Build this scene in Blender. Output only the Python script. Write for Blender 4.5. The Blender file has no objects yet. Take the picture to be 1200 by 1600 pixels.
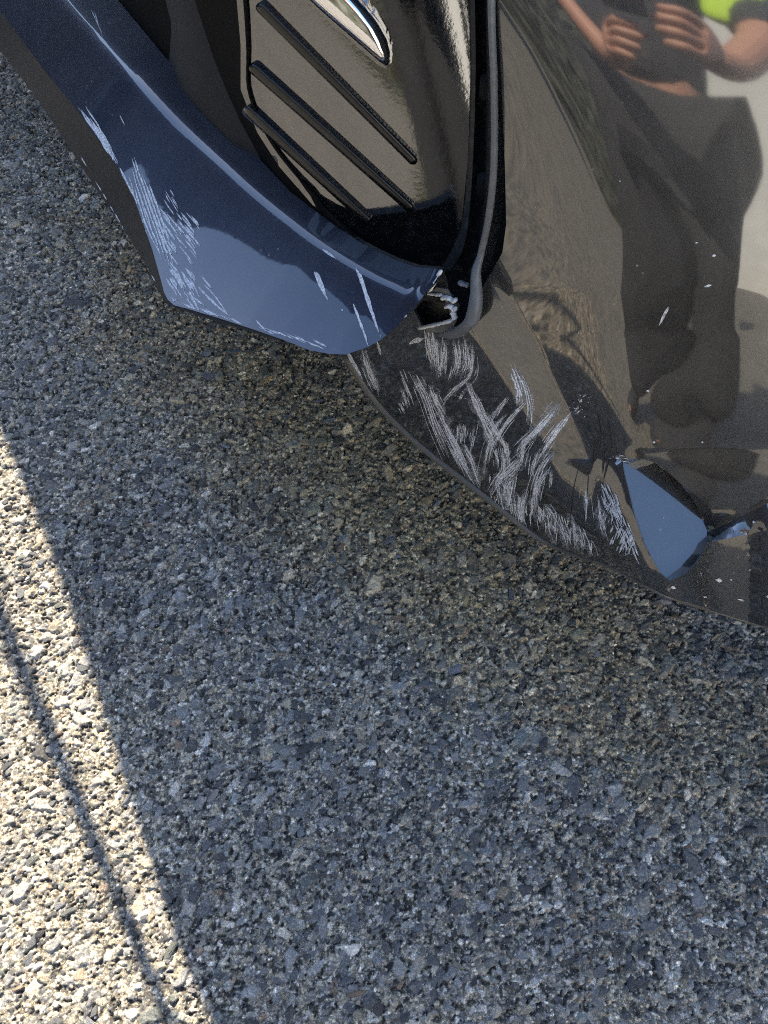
import bpy, bmesh, math, random
import numpy as np
from mathutils import Vector, Matrix, geometry
from mathutils.bvhtree import BVHTree

random.seed(7)
rng = np.random.default_rng(7)
SC = bpy.context.scene
COL = SC.collection

# ------------------------------------------------------------------ camera
CAM_Z = 1.05
PITCH = math.radians(28)            # 0 = straight down
HALF = math.tan(math.radians(30))   # half of the vertical field of view
cam_d = bpy.data.cameras.new('camera')
cam = bpy.data.objects.new('camera', cam_d)
COL.objects.link(cam)
cam.location = (0, 0, CAM_Z)
cam.rotation_euler = (PITCH, 0, 0)
cam_d.sensor_fit = 'VERTICAL'
cam_d.angle_y = math.radians(60)
cam_d.clip_start = 0.02
cam_d.clip_end = 2000
SC.camera = cam

# ------------------------------------------------------------------ light
SUN_EL = math.radians(42)
SUN_H = Vector((-0.24, 0.97)).normalized()
COT = 1 / math.tan(SUN_EL)
world = bpy.data.worlds.new('World')
SC.world = world
world.use_nodes = True
wt = world.node_tree
bg = wt.nodes['Background']
sky = wt.nodes.new('ShaderNodeTexSky')
sky.sky_type = 'NISHITA'
sky.sun_disc = False
sky.sun_elevation = SUN_EL
sky.sun_rotation = math.atan2(SUN_H.x, SUN_H.y)
sky.air_density = 1.0
sky.dust_density = 0.6
sky.ozone_density = 1.6
wt.links.new(sky.outputs[0], bg.inputs[0])
bg.inputs[1].default_value = 0.15
sd = bpy.data.lights.new('sun', 'SUN')
sd.energy = 4.6
sd.angle = math.radians(0.53)
sd.color = (1.0, 0.885, 0.70)
sun = bpy.data.objects.new('sun', sd)
COL.objects.link(sun)
sdir = Vector((SUN_H.x * math.cos(SUN_EL), SUN_H.y * math.cos(SUN_EL), math.sin(SUN_EL)))
sun.rotation_euler = sdir.to_track_quat('Z', 'Y').to_euler()
sun.location = (-2, 8, 7)
SC.cycles.use_denoising = False
SC.cycles.pixel_filter_type = 'BLACKMAN_HARRIS'
SC.cycles.filter_width = 1.1
SC.view_settings.view_transform = 'Standard'
SC.view_settings.look = 'None'
SC.view_settings.gamma = 1
SC.view_settings.use_curve_mapping = False
SC.view_settings.exposure = 2.1

# ------------------------------------------------------------------ helpers
CPOS = np.array((0, 0, CAM_Z))
CT, ST = math.cos(PITCH), math.sin(PITCH)


def ray(px, py):
    """direction through a place of the 1200 x 1600 photograph"""
    x = (np.asarray(px, float) - 600) / 800 * HALF
    y = (800 - np.asarray(py, float)) / 800 * HALF
    return np.stack([x + 0 * y, ST + y * CT + 0 * x, -CT + y * ST + 0 * x], -1)


def at_z(px, py, z):
    d = ray(px, py)
    t = (z - CAM_Z) / d[..., 2]
    return CPOS + d * t[..., None] if d.ndim > 1 else CPOS + d * t


def project(p):
    p = np.asarray(p, float) - CPOS
    x = p[..., 0]
    y = p[..., 1] * CT + p[..., 2] * ST
    z = p[..., 1] * ST - p[..., 2] * CT
    return 600 + x / z / HALF * 800, 800 - y / z / HALF * 800


def mesh_obj(name, verts, faces, mat=None, parent=None, smooth=True):
    me = bpy.data.meshes.new(name)
    me.from_pydata([tuple(map(float, v)) for v in verts], [], [tuple(map(int, f)) for f in faces])
    me.update()
    if smooth:
        me.polygons.foreach_set('use_smooth', [True] * len(me.polygons))
    o = bpy.data.objects.new(name, me)
    COL.objects.link(o)
    if mat:
        me.materials.append(mat)
    if parent:
        o.parent = parent
    return o


def tag(o, label=None, cat=None, group=None, kind=None):
    if label: o['label'] = label
    if cat: o['category'] = cat
    if group: o['group'] = group
    if kind: o['kind'] = kind
    return o


def solve(px, py, f, t0=0.25, t1=2.6):
    """where the view line meets the car surface y = f(x, z, px, py)"""
    px = np.asarray(px, float); py = np.asarray(py, float)
    d = ray(px, py)
    a = np.full(px.shape, t0); b = np.full(px.shape, t1)
    for _ in range(46):
        m = (a + b) / 2
        p = CPOS + d * m[..., None]
        g = p[..., 1] - f(p[..., 0], p[..., 2], px, py)
        a = np.where(g < 0, m, a); b = np.where(g < 0, b, m)
    return CPOS + d * ((a + b) / 2)[..., None]


def in_poly(px, py, poly):
    px = np.asarray(px); py = np.asarray(py)
    res = np.zeros(px.shape, bool)
    n = len(poly)
    for i in range(n):
        x0, y0 = poly[i]; x1, y1 = poly[(i + 1) % n]
        c = ((y0 > py) != (y1 > py))
        xi = (x1 - x0) * (py - y0) / ((y1 - y0) if y1 != y0 else 1e-9) + x0
        res ^= c & (px < xi)
    return res


def edge_dist(px, py, poly, closed=True):
    px = np.asarray(px, float); py = np.asarray(py, float)
    best = np.full(px.shape, 1e9)
    n = len(poly)
    for i in range(n if closed else n - 1):
        x0, y0 = poly[i]; x1, y1 = poly[(i + 1) % n]
        dx, dy = x1 - x0, y1 - y0
        L = dx * dx + dy * dy + 1e-12
        t = np.clip(((px - x0) * dx + (py - y0) * dy) / L, 0, 1)
        best = np.minimum(best, np.hypot(px - x0 - t * dx, py - y0 - t * dy))
    return best


def catmull(pts, n):
    pts = np.asarray(pts, float)
    m = len(pts)
    P = np.vstack([2 * pts[0] - pts[1], pts, 2 * pts[-1] - pts[-2]])
    out = []
    for u in np.linspace(0, m - 1, n):
        i = min(int(u), m - 2); t = u - i
        p0, p1, p2, p3 = P[i], P[i + 1], P[i + 2], P[i + 3]
        out.append(0.5 * (2 * p1 + (p2 - p0) * t + (2 * p0 - 5 * p1 + 4 * p2 - p3) * t * t + (3 * p1 - p0 - 3 * p2 + p3) * t ** 3))
    return np.array(out)


def refine(poly, step):
    out = []
    n = len(poly)
    for i in range(n):
        a = np.array(poly[i], float); b = np.array(poly[(i + 1) % n], float)
        k = max(1, int(np.hypot(*(b - a)) / step))
        for j in range(k):
            out.append(tuple(a + (b - a) * j / k))
    return out


def triangulate(poly, step, extra=()):
    """fill an outline with a lattice of well shaped triangles; extra: creases to keep"""
    bd = refine(poly, step)
    pts = [Vector(p) for p in bd]
    edges = [(i, (i + 1) % len(bd)) for i in range(len(bd))]
    ex = []
    for line in extra:
        s = None
        for i in range(len(line) - 1):
            a = np.array(line[i], float); b = np.array(line[i + 1], float)
            k = max(1, int(np.hypot(*(b - a)) / step))
            for j in range(k + (i == len(line) - 2)):
                pts.append(Vector(a + (b - a) * j / k)); ex.append(tuple(pts[-1]))
                if s is not None: edges.append((s, len(pts) - 1))
                s = len(pts) - 1
    xs = [p[0] for p in poly]; ys = [p[1] for p in poly]
    gx, gy = np.meshgrid(np.arange(min(xs), max(xs), step), np.arange(min(ys), max(ys), step * 0.87))
    gx = gx + (np.arange(gx.shape[0]) % 2)[:, None] * step / 2
    gx, gy = gx.ravel(), gy.ravel()
    ok = in_poly(gx, gy, poly) & (edge_dist(gx, gy, poly) > step * 0.45)
    for line in extra:
        ok &= edge_dist(gx, gy, line, False) > step * 0.45
    pts += [Vector((x, y)) for x, y in zip(gx[ok], gy[ok])]
    vs, es, fs, *_ = geometry.delaunay_2d_cdt(pts, edges, [], 0, 1e-4)
    v = np.array([tuple(p) for p in vs])
    cen = np.array([v[list(f)].mean(0) for f in fs])
    keep = in_poly(cen[:, 0], cen[:, 1], poly)
    out = []
    for f, k in zip(fs, keep):
        if not k: continue
        a, b, c = v[f[0]], v[f[1]], v[f[2]]
        cr = (b[0] - a[0]) * (c[1] - a[1]) - (b[1] - a[1]) * (c[0] - a[0])
        out.append(tuple(f) if cr < 0 else tuple(reversed(f)))   # photo y runs down
    return v, out


def sheet(name, poly, f, mat, parent, step=10, thick=0.003, extra=(), smooth=True, split=38):
    v, fs = triangulate(poly, step, extra)
    p = solve(v[:, 0], v[:, 1], f)
    o = mesh_obj(name, p, fs, mat, parent, smooth)
    if thick:
        m = o.modifiers.new('thickness', 'SOLIDIFY'); m.thickness = thick; m.offset = -1
        e = o.modifiers.new('split', 'EDGE_SPLIT'); e.split_angle = math.radians(split)
    return o


def loft(name, rows, mat, parent, closed=False, thick=0.0, smooth=True, flip=False, caps=False):
    rows = [np.asarray(r) for r in rows]
    n, m = len(rows), len(rows[0])
    verts = np.concatenate(rows)
    faces = []
    for i in range(n - 1):
        for j in range(m if closed else m - 1):
            a, b = i * m + j, i * m + (j + 1) % m
            c, d = (i + 1) * m + (j + 1) % m, (i + 1) * m + j
            faces.append((a, d, c, b) if flip else (a, b, c, d))
    if caps and closed:
        faces.append(tuple(range(m))[::-1]); faces.append(tuple(range((n - 1) * m, n * m)))
    o = mesh_obj(name, verts, faces, mat, parent, smooth)
    if thick:
        md = o.modifiers.new('thickness', 'SOLIDIFY'); md.thickness = thick; md.offset = -1
        e = o.modifiers.new('split', 'EDGE_SPLIT'); e.split_angle = math.radians(50)
    return o


def tube_rows(path, radii, seg=10, flat=1.0, up=(0, 0, 1)):
    path = np.asarray(path, float)
    rows = []
    for i, p in enumerate(path):
        t = path[min(i + 1, len(path) - 1)] - path[max(i - 1, 0)]
        t /= np.linalg.norm(t) + 1e-12
        a = np.cross(t, up); a /= np.linalg.norm(a) + 1e-12
        b = np.cross(a, t)
        r = radii[i] if hasattr(radii, '__len__') else radii
        rows.append([p + r * (math.cos(q) * a + flat * math.sin(q) * b) for q in np.linspace(0, 2 * math.pi, seg, endpoint=False)])
    return rows


def tube(name, path, radii, mat, parent, seg=10, flat=1.0, up=(0, 0, 1)):
    return loft(name, tube_rows(path, radii, seg, flat, up), mat, parent, closed=True, caps=True)


def box(name, c, size, mat, parent=None, rot=None, bevel=0.0):
    bm = bmesh.new()
    bmesh.ops.create_cube(bm, size=1)
    bmesh.ops.scale(bm, vec=size, verts=bm.verts)
    if bevel: bmesh.ops.bevel(bm, geom=bm.edges[:], offset=bevel, segments=2, affect='EDGES')
    if rot is not None: bmesh.ops.transform(bm, matrix=rot.to_4x4(), verts=bm.verts)
    bmesh.ops.translate(bm, vec=c, verts=bm.verts)
    me = bpy.data.meshes.new(name); bm.to_mesh(me); bm.free()
    me.materials.append(mat)
    o = bpy.data.objects.new(name, me); COL.objects.link(o)
    if parent: o.parent = parent
    return o


# ------------------------------------------------------------------ materials
def mat(name, base=(.5, .5, .5), rough=.5, metal=0., coat=0., coat_ior=1.5, coat_rough=.03, ior=1.5):
    m = bpy.data.materials.new(name); m.use_nodes = True
    b = m.node_tree.nodes['Principled BSDF']
    b.inputs['Base Color'].default_value = (*base, 1)
    b.inputs['Roughness'].default_value = rough
    b.inputs['Metallic'].default_value = metal
    b.inputs['Coat Weight'].default_value = coat
    b.inputs['Coat IOR'].default_value = coat_ior
    b.inputs['Coat Roughness'].default_value = coat_rough
    b.inputs['IOR'].default_value = ior
    return m, m.node_tree, b


def N(nt, kind, **kw):
    n = nt.nodes.new('ShaderNode' + kind)
    for k, v in kw.items():
        if k in n.inputs.keys(): n.inputs[k].default_value = v
        else: setattr(n, k, v)
    return n


def coords(nt, scale=1.0):
    tc = N(nt, 'TexCoord')
    return tc.outputs['Object']


def noise(nt, vec, scale, detail=4, rough=.55):
    n = N(nt, 'TexNoise'); n.inputs['Scale'].default_value = scale
    n.inputs['Detail'].default_value = detail; n.inputs['Roughness'].default_value = rough
    nt.links.new(vec, n.inputs['Vector'])
    return n.outputs['Fac']


def ramp(nt, fac, stops):
    r = N(nt, 'ValToRGB')
    e = r.color_ramp.elements
    while len(e) < len(stops): e.new(.5)
    for k, (p, c) in zip(e, stops):
        k.position = p; k.color = (*c, 1) if len(c) == 3 else c
    nt.links.new(fac, r.inputs[0])
    return r.outputs[0]


def mix(nt, fac, a, b, mode='MIX'):
    m = N(nt, 'MixRGB', blend_type=mode)
    for s, v in ((0, fac), (1, a), (2, b)):
        if isinstance(v, bpy.types.NodeSocket): nt.links.new(v, m.inputs[s])
        elif isinstance(v, (int, float)): m.inputs[s].default_value = v if s == 0 else (v, v, v, 1)
        else: m.inputs[s].default_value = (*v, 1)
    return m.outputs[0]


def bump(nt, h, b, strength=.3, dist=.001, sock='Normal'):
    n = N(nt, 'Bump'); n.inputs['Strength'].default_value = strength; n.inputs['Distance'].default_value = dist
    nt.links.new(h, n.inputs['Height']); nt.links.new(n.outputs[0], b.inputs[sock])
    return n


def paint(name, base, coat_ior=1.75, FILM=((0, 0, 0), (.22, .22, .22)), CR=.02):
    """metallic paint under clear coat with dust specks and faint orange peel"""
    m, nt, b = mat(name, base, .42, .75, 1.0, coat_ior, CR)
    v = coords(nt)
    flake = base
    # dust: sparse pale specks of several sizes and a thin patchy film
    s1 = N(nt, 'TexVoronoi'); s1.inputs['Scale'].default_value = 95; nt.links.new(v, s1.inputs['Vector'])
    sp = ramp(nt, s1.outputs['Distance'], [(0.0, (1, 1, 1)), (.07, (1, 1, 1)), (.13, (0, 0, 0))])
    pick = ramp(nt, noise(nt, v, 23, 3), [(.55, (0, 0, 0)), (.66, (1, 1, 1))])
    s2 = N(nt, 'TexVoronoi'); s2.inputs['Scale'].default_value = 330; nt.links.new(v, s2.inputs['Vector'])
    sp2 = ramp(nt, s2.outputs['Distance'], [(0.0, (1, 1, 1)), (.1, (.7, .7, .7)), (.17, (0, 0, 0))])
    pk2 = ramp(nt, noise(nt, v, 60, 4), [(.52, (0, 0, 0)), (.7, (1, 1, 1))])
    d1 = mix(nt, 1.0, sp, pick, 'MULTIPLY'); d2 = mix(nt, 1.0, sp2, pk2, 'MULTIPLY')
    film = ramp(nt, noise(nt, v, 14, 8, .7), [(.3, FILM[0]), (.75, FILM[1])])
    dust = mix(nt, 1.0, mix(nt, 1.0, d1, mix(nt, .5, (0, 0, 0), d2), 'ADD'), film, 'ADD')
    g = N(nt, 'RGBToBW'); nt.links.new(dust, g.inputs[0])
    cl = N(nt, 'Clamp'); nt.links.new(g.outputs[0], cl.inputs[0])
    sc = N(nt, 'Math', operation='MULTIPLY'); sc.inputs[1].default_value = .5; nt.links.new(cl.outputs[0], sc.inputs[0])
    nt.links.new(mix(nt, sc.outputs[0], flake, (.32, .31, .29)), b.inputs['Base Color'])
    inv = N(nt, 'Math', operation='SUBTRACT'); inv.inputs[0].default_value = 1.0; nt.links.new(sc.outputs[0], inv.inputs[1])
    mm = N(nt, 'Math', operation='MULTIPLY'); mm.inputs[1].default_value = .75; nt.links.new(inv.outputs[0], mm.inputs[0])
    nt.links.new(mm.outputs[0], b.inputs['Metallic'])
    nt.links.new(inv.outputs[0], b.inputs['Coat Weight'])
    bump(nt, noise(nt, v, 60, 1), b, .012, .0008, 'Coat Normal')
    return m


GREY = paint('grey_paint', (.030, .030, .030), 2.05, ((.01, .01, .01), (.14, .14, .14)), .045)
NAVY = paint('navy_paint', (.015, .020, .036), 1.45, ((0, 0, 0), (.12, .12, .12)), .035)


def plastic(name, base, rough, coat=0., ior=1.5, dirt=(.16, .15, .13)):
    m, nt, b = mat(name, base, rough, 0, coat, 1.7, .03, ior)
    v = coords(nt)
    f = ramp(nt, noise(nt, v, 90, 6, .7), [(.5, (0, 0, 0)), (.78, (.35, .35, .35))])
    nt.links.new(mix(nt, f, base, dirt), b.inputs['Base Color'])
    if rough > .3: bump(nt, noise(nt, v, 900, 2), b, .25, .0004)
    return m


GLOSS_BLACK = plastic('gloss_black_plastic', (.006, .006, .006), .07, 0, 2.5, (.06, .057, .05))
bumpm = GLOSS_BLACK.node_tree
bump(bumpm, noise(bumpm, coords(bumpm), 210, 3), bumpm.nodes['Principled BSDF'], .10, .0006)
RIBM = plastic('satin_black_rib', (.006, .006, .006), .22, 0, 1.5, (.05, .05, .05))
BLACK = plastic('black_plastic', (.012, .012, .012), .45)
RUBBER = plastic('grey_rubber', (.085, .088, .09), .45, dirt=(.22, .22, .22))
UNDER = plastic('unpainted_lower_plastic', (.012, .011, .009), .42, dirt=(.05, .047, .04))
HEM = plastic('dusty_rolled_edge', (.075, .066, .05), .5)
TORN = plastic('torn_white_plastic', (.62, .62, .6), .6)
CHROME, _, _ = mat('chrome', (.9, .9, .92), .05, 1.0)
sm_, snt, sb = mat('scraped_plastic', (.5, .5, .5), .6)
SCRAPE = sm_
sv = coords(snt)
snt.links.new(ramp(snt, noise(snt, sv, 420, 4, .7), [(.3, (.20, .20, .20)), (.6, (.72, .71, .70))]), sb.inputs['Base Color'])
bump(snt, noise(snt, sv, 900, 3), sb, .5, .0006)
snt.links.new(ramp(snt, noise(snt, sv, 650, 5, .8), [(.32, (.12, .12, .12)), (.53, (1, 1, 1))]), sb.inputs['Alpha'])
DARKSCR, _, _ = mat('dark_gouge', (.02, .019, .017), .6)
MATTE = plastic('matt_black_surround', (.004, .004, .004), .75, ior=1.15, dirt=(.012, .012, .012))
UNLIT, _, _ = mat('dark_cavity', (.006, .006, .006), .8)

# ------------------------------------------------------------------ ground
S2 = np.array((SUN_H.x, SUN_H.y))


def car_line_y(x):
    """rough plan line of the car's lower edge"""
    return np.interp(x, [-.95, -.58, -.26, .17, .39, .9], [1.75, 1.26, .74, .42, .32, .15])


STEP = .0010
X0, X1, Y0, Y1 = -.88, .66, -.16, 1.72
nx, ny = int((X1 - X0) / STEP), int((Y1 - Y0) / STEP)
gx, gy = np.meshgrid(X0 + np.arange(nx) * STEP, Y0 + np.arange(ny) * STEP)
keepv = gy < car_line_y(gx) + .38
qx, qy = project(np.stack([gx, gy, 0 * gx], -1))
keepv &= (qx > -25) & (qx < 1225) & (qy < 1625) & (qy > 40)
P = np.stack([gx[keepv], gy[keepv]], -1).astype(np.float32)
H = np.zeros(len(P), np.float32)
PAL = np.array([(.180, .176, .168), (.118, .117, .115), (.066, .065, .064), (.23, .22, .195), (.27, .235, .175),
                (.33, .295, .235), (.16, .167, .15), (.44, .41, .36), (.22, .165, .12)], np.float32)


def lnoise(p, s, seed):
    """cheap smooth value noise"""
    r = np.random.default_rng(seed).random((64, 64)).astype(np.float32)
    q = p / s; i = np.floor(q).astype(int); f = q - i; f = f * f * (3 - 2 * f)
    a = r[i[:, 1] % 64, i[:, 0] % 64]; b = r[i[:, 1] % 64, (i[:, 0] + 1) % 64]
    c = r[(i[:, 1] + 1) % 64, i[:, 0] % 64]; d = r[(i[:, 1] + 1) % 64, (i[:, 0] + 1) % 64]
    return (a * (1 - f[:, 0]) + b * f[:, 0]) * (1 - f[:, 1]) + (c * (1 - f[:, 0]) + d * f[:, 0]) * f[:, 1]


Hb = (lnoise(P, .0035, 1) - .5) * .0014 + (lnoise(P, .012, 2) - .5) * .0016
H += Hb
K = np.ones(len(P), np.float32)
C = np.tile(np.array((.255, .222, .165), np.float32), (len(P), 1)) * (.7 + .6 * lnoise(P, .004, 5))[:, None]


def stones(spacing, prob, rmin, rmax, hmin, hmax, asp, weights, seed, tilt, steep, cls):
    global H, C
    r = np.random.default_rng(seed)
    n = 256
    jx, jy = r.random((n, n)) - .5, r.random((n, n)) - .5
    rad = rmin + (rmax - rmin) * r.random((n, n)) ** 1.6
    on = r.random((n, n)) < prob
    ang = math.radians(38) + r.normal(0, .55, (n, n))
    el = 1 + (asp - 1) * r.random((n, n))
    top = hmin + (hmax - hmin) * r.random((n, n))
    tx, ty = r.normal(0, tilt, (n, n)), r.normal(0, tilt, (n, n))
    kk = 6
    fa = (np.arange(kk) / kk * 2 * math.pi)[None, None] + r.normal(0, .28, (n, n, kk))
    fr = .72 + .4 * r.random((n, n, kk))
    col = PAL[r.choice(len(PAL), (n, n), p=np.array(weights) / sum(weights))] * (.6 + .8 * r.random((n, n, 1)))
    ci = np.floor(P / spacing).astype(int)
    for dx in (-1, 0, 1):
        for dy in (-1, 0, 1):
            ix, iy = (ci[:, 0] + dx), (ci[:, 1] + dy)
            u, v = ix % n, iy % n
            sel = on[v, u]
            idx = np.nonzero(sel)[0]
            u, v = u[idx], v[idx]
            q = P[idx] - np.stack([(ix[idx] + .5 + .8 * jx[v, u]) * spacing, (iy[idx] + .5 + .8 * jy[v, u]) * spacing], -1)
            R = rad[v, u]
            nr = np.hypot(q[:, 0], q[:, 1]) < R * asp * 1.3
            idx, u, v, q, R = idx[nr], u[nr], v[nr], q[nr], R[nr]
            ca, sa = np.cos(ang[v, u]), np.sin(ang[v, u])
            e = el[v, u]
            a = (q[:, 0] * ca + q[:, 1] * sa) / e
            b = (-q[:, 0] * sa + q[:, 1] * ca)
            s = np.full(len(idx), -1e9)
            for k in range(kk):
                s = np.maximum(s, a * np.cos(fa[v, u, k]) + b * np.sin(fa[v, u, k]) - R * fr[v, u, k])
            h = top[v, u] + q[:, 0] * tx[v, u] + q[:, 1] * ty[v, u] - steep * np.maximum(0, s + R * .22)
            cur = H[idx]
            win = (h > cur) & (s < R * .12)
            w = idx[win]
            H[w] = h[win]
            C[w] = col[v[win], u[win]]
            K[w] = cls


#            blue  bluegr dark  grey  tan  sand  green pale  rust
stones(.0042, .85, .0014, .0025, .0002, .0019, 1.5, [2, 2, 3, 4, 7, 8, 2, 8, 1], 11, .14, 1.7, .8)
stones(.0088, .62, .0024, .0047, .0004, .0031, 2.2, [5, 5, 5, 4, 4, 3, 2, 2, .7], 12, .24, 2.0, .6)
stones(.0210, .34, .0050, .0090, .0010, .0040, 2.0, [6, 6, 4, 3, 1.5, 1, 2, .6, .3], 13, .18, 2.2, .42)
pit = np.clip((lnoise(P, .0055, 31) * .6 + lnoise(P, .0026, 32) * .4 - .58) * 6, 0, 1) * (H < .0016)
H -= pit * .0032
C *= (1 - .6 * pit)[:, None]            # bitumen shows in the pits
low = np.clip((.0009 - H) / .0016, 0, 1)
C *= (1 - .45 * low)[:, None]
H += (lnoise(P, .0022, 8) - .5) * .0009 + (lnoise(P, .0045, 9) - .5) * .0008
vid = -np.ones(keepv.shape, np.int64); vid[keepv] = np.arange(len(P))
qa, qb, qc, qd = vid[:-1, :-1], vid[:-1, 1:], vid[1:, 1:], vid[1:, :-1]
okq = (qa >= 0) & (qb >= 0) & (qc >= 0) & (qd >= 0)
Q = np.stack([qa[okq], qb[okq], qc[okq], qd[okq]], -1)
print('ROAD', len(P), len(Q))
me = bpy.data.meshes.new('road')
me.vertices.add(len(P))
V3 = np.empty((len(P), 3), np.float32); V3[:, :2] = P; V3[:, 2] = H
# a little sideways crumbling so that the stones do not follow the lattice
V3[:, 0] += (lnoise(P, .003, 21) - .5) * .0009; V3[:, 1] += (lnoise(P, .003, 22) - .5) * .0009
me.vertices.foreach_set('co', V3.ravel())
me.loops.add(Q.size); me.loops.foreach_set('vertex_index', Q.ravel().astype(np.int32))
me.polygons.add(len(Q)); me.polygons.foreach_set('loop_start', (np.arange(len(Q)) * 4).astype(np.int32))
me.update(calc_edges=True)
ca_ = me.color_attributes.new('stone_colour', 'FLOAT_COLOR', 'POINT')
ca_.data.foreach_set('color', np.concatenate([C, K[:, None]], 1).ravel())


def ground_mat(name, use_attr):
    m, nt, b = mat(name, (.2, .2, .2), .78)
    v = coords(nt)
    if use_attr:
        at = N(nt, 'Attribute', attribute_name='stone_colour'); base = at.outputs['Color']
    else:
        w = N(nt, 'TexVoronoi'); w.inputs['Scale'].default_value = 120; nt.links.new(v, w.inputs['Vector'])
        sep = N(nt, 'SeparateColor'); nt.links.new(w.outputs['Color'], sep.inputs[0])
        base = ramp(nt, sep.outputs[0], [(0, (.04, .041, .044)), (.3, (.10, .10, .10)), (.6, (.15, .138, .115)), (1, (.23, .21, .175))])
        bump(nt, w.outputs['Distance'], b, .9, .003)
    f = noise(nt, v, 700, 5, .7)
    var = ramp(nt, f, [(.28, (.35, .35, .36)), (.5, (1, 1, 1)), (.72, (1.8, 1.75, 1.6))])
    c1 = mix(nt, 1.0, base, var, 'MULTIPLY')
    if use_attr:      # fine grit: grains of their own tone with dark seams
        fv = N(nt, 'TexVoronoi'); fv.inputs['Scale'].default_value = 330; nt.links.new(v, fv.inputs['Vector'])
        fe = N(nt, 'TexVoronoi', feature='DISTANCE_TO_EDGE'); fe.inputs['Scale'].default_value = 330; nt.links.new(v, fe.inputs['Vector'])
        fs_ = N(nt, 'SeparateColor'); nt.links.new(fv.outputs['Color'], fs_.inputs[0])
        tone = ramp(nt, fs_.outputs[0], [(0, (.35, .35, .36)), (.45, (.85, .85, .85)), (.8, (1.25, 1.23, 1.18)), (1, (2.0, 1.9, 1.7))])
        seam = ramp(nt, fe.outputs['Distance'], [(0, (.25, .25, .25)), (.10, (1, 1, 1))])
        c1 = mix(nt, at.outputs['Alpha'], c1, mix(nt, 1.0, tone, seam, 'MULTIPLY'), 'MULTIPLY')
        f = mix(nt, .5, f, fe.outputs['Distance'])
    # pale grit between the stones
    g = N(nt, 'TexVoronoi'); g.inputs['Scale'].default_value = 420; nt.links.new(v, g.inputs['Vector'])
    gm = ramp(nt, g.outputs['Distance'], [(0, (1, 1, 1)), (.25, (.8, .8, .8)), (.4, (0, 0, 0))])
    gs = N(nt, 'SeparateColor'); nt.links.new(g.outputs['Color'], gs.inputs[0])
    gp = ramp(nt, gs.outputs[0], [(.80, (0, 0, 0)), (.84, (1, 1, 1))])
    gf = mix(nt, 1.0, gm, gp, 'MULTIPLY')
    if use_attr: gf = mix(nt, 1.0, gf, at.outputs['Alpha'], 'MULTIPLY')
    gcol = ramp(nt, gs.outputs[1], [(0, (.42, .38, .30)), (.5, (.5, .48, .44)), (1, (.38, .28, .2))])
    c2 = mix(nt, gf, c1, gcol)
    big = ramp(nt, noise(nt, v, 3.2, 5), [(.3, (.85, .85, .86)), (.7, (1.12, 1.1, 1.06))])
    c3 = mix(nt, 1.0, c2, big, 'MULTIPLY')
    if use_attr:      # warm bounce and blocked skylight painted into the asphalt along the bumper, ragged rim
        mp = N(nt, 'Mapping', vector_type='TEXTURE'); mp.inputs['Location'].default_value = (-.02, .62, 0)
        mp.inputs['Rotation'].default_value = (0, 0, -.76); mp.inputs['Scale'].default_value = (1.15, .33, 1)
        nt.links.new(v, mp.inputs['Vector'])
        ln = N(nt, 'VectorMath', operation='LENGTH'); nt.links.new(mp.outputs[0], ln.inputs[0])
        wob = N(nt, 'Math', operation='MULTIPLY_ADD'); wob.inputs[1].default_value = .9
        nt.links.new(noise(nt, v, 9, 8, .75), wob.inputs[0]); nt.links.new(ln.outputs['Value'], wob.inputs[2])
        bounce_mask = ramp(nt, wob.outputs[0], [(.62, (.85, .85, .85)), (1.0, (.3, .3, .3)), (1.0, (0, 0, 0))])
        c3 = mix(nt, bounce_mask, c3, mix(nt, 1.0, c3, (1.14, .95, .60), 'MULTIPLY'))
    nt.links.new(c3, b.inputs['Base Color'])
    if use_attr: bump(nt, f, b, .55, .0012)
    return m


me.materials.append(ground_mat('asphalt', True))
road = bpy.data.objects.new('road', me); COL.objects.link(road)
tag(road, kind='structure')
gm_ = ground_mat('asphalt_further_off', False)
# the wider ground: one sheet out to the horizon just under the near stones
ground = mesh_obj('ground', [(-900, -900, -.0045), (900, -900, -.0045), (900, 900, -.0045), (-900, 900, -.0045)], [(0, 1, 2, 3)], gm_)
tag(ground, kind='structure')


# larger single stones bedded in the surface
def stone_mesh(seed, m):
    r = np.random.default_rng(seed)
    bm = bmesh.new()
    for _ in range(14):
        d = r.normal(0, 1, 3); d /= np.linalg.norm(d)
        d *= np.array((1.0, .62, .45)) * (.85 + .3 * r.random())
        bm.verts.new(d)
    bmesh.ops.convex_hull(bm, input=bm.verts[:])
    bmesh.ops.delete(bm, geom=[v for v in bm.verts if not v.link_faces], context='VERTS')
    bmesh.ops.bevel(bm, geom=bm.edges[:], offset=.05, segments=1, affect='EDGES')
    me = bpy.data.meshes.new('stone'); bm.to_mesh(me); bm.free()
    me.materials.append(m)
    return me


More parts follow.
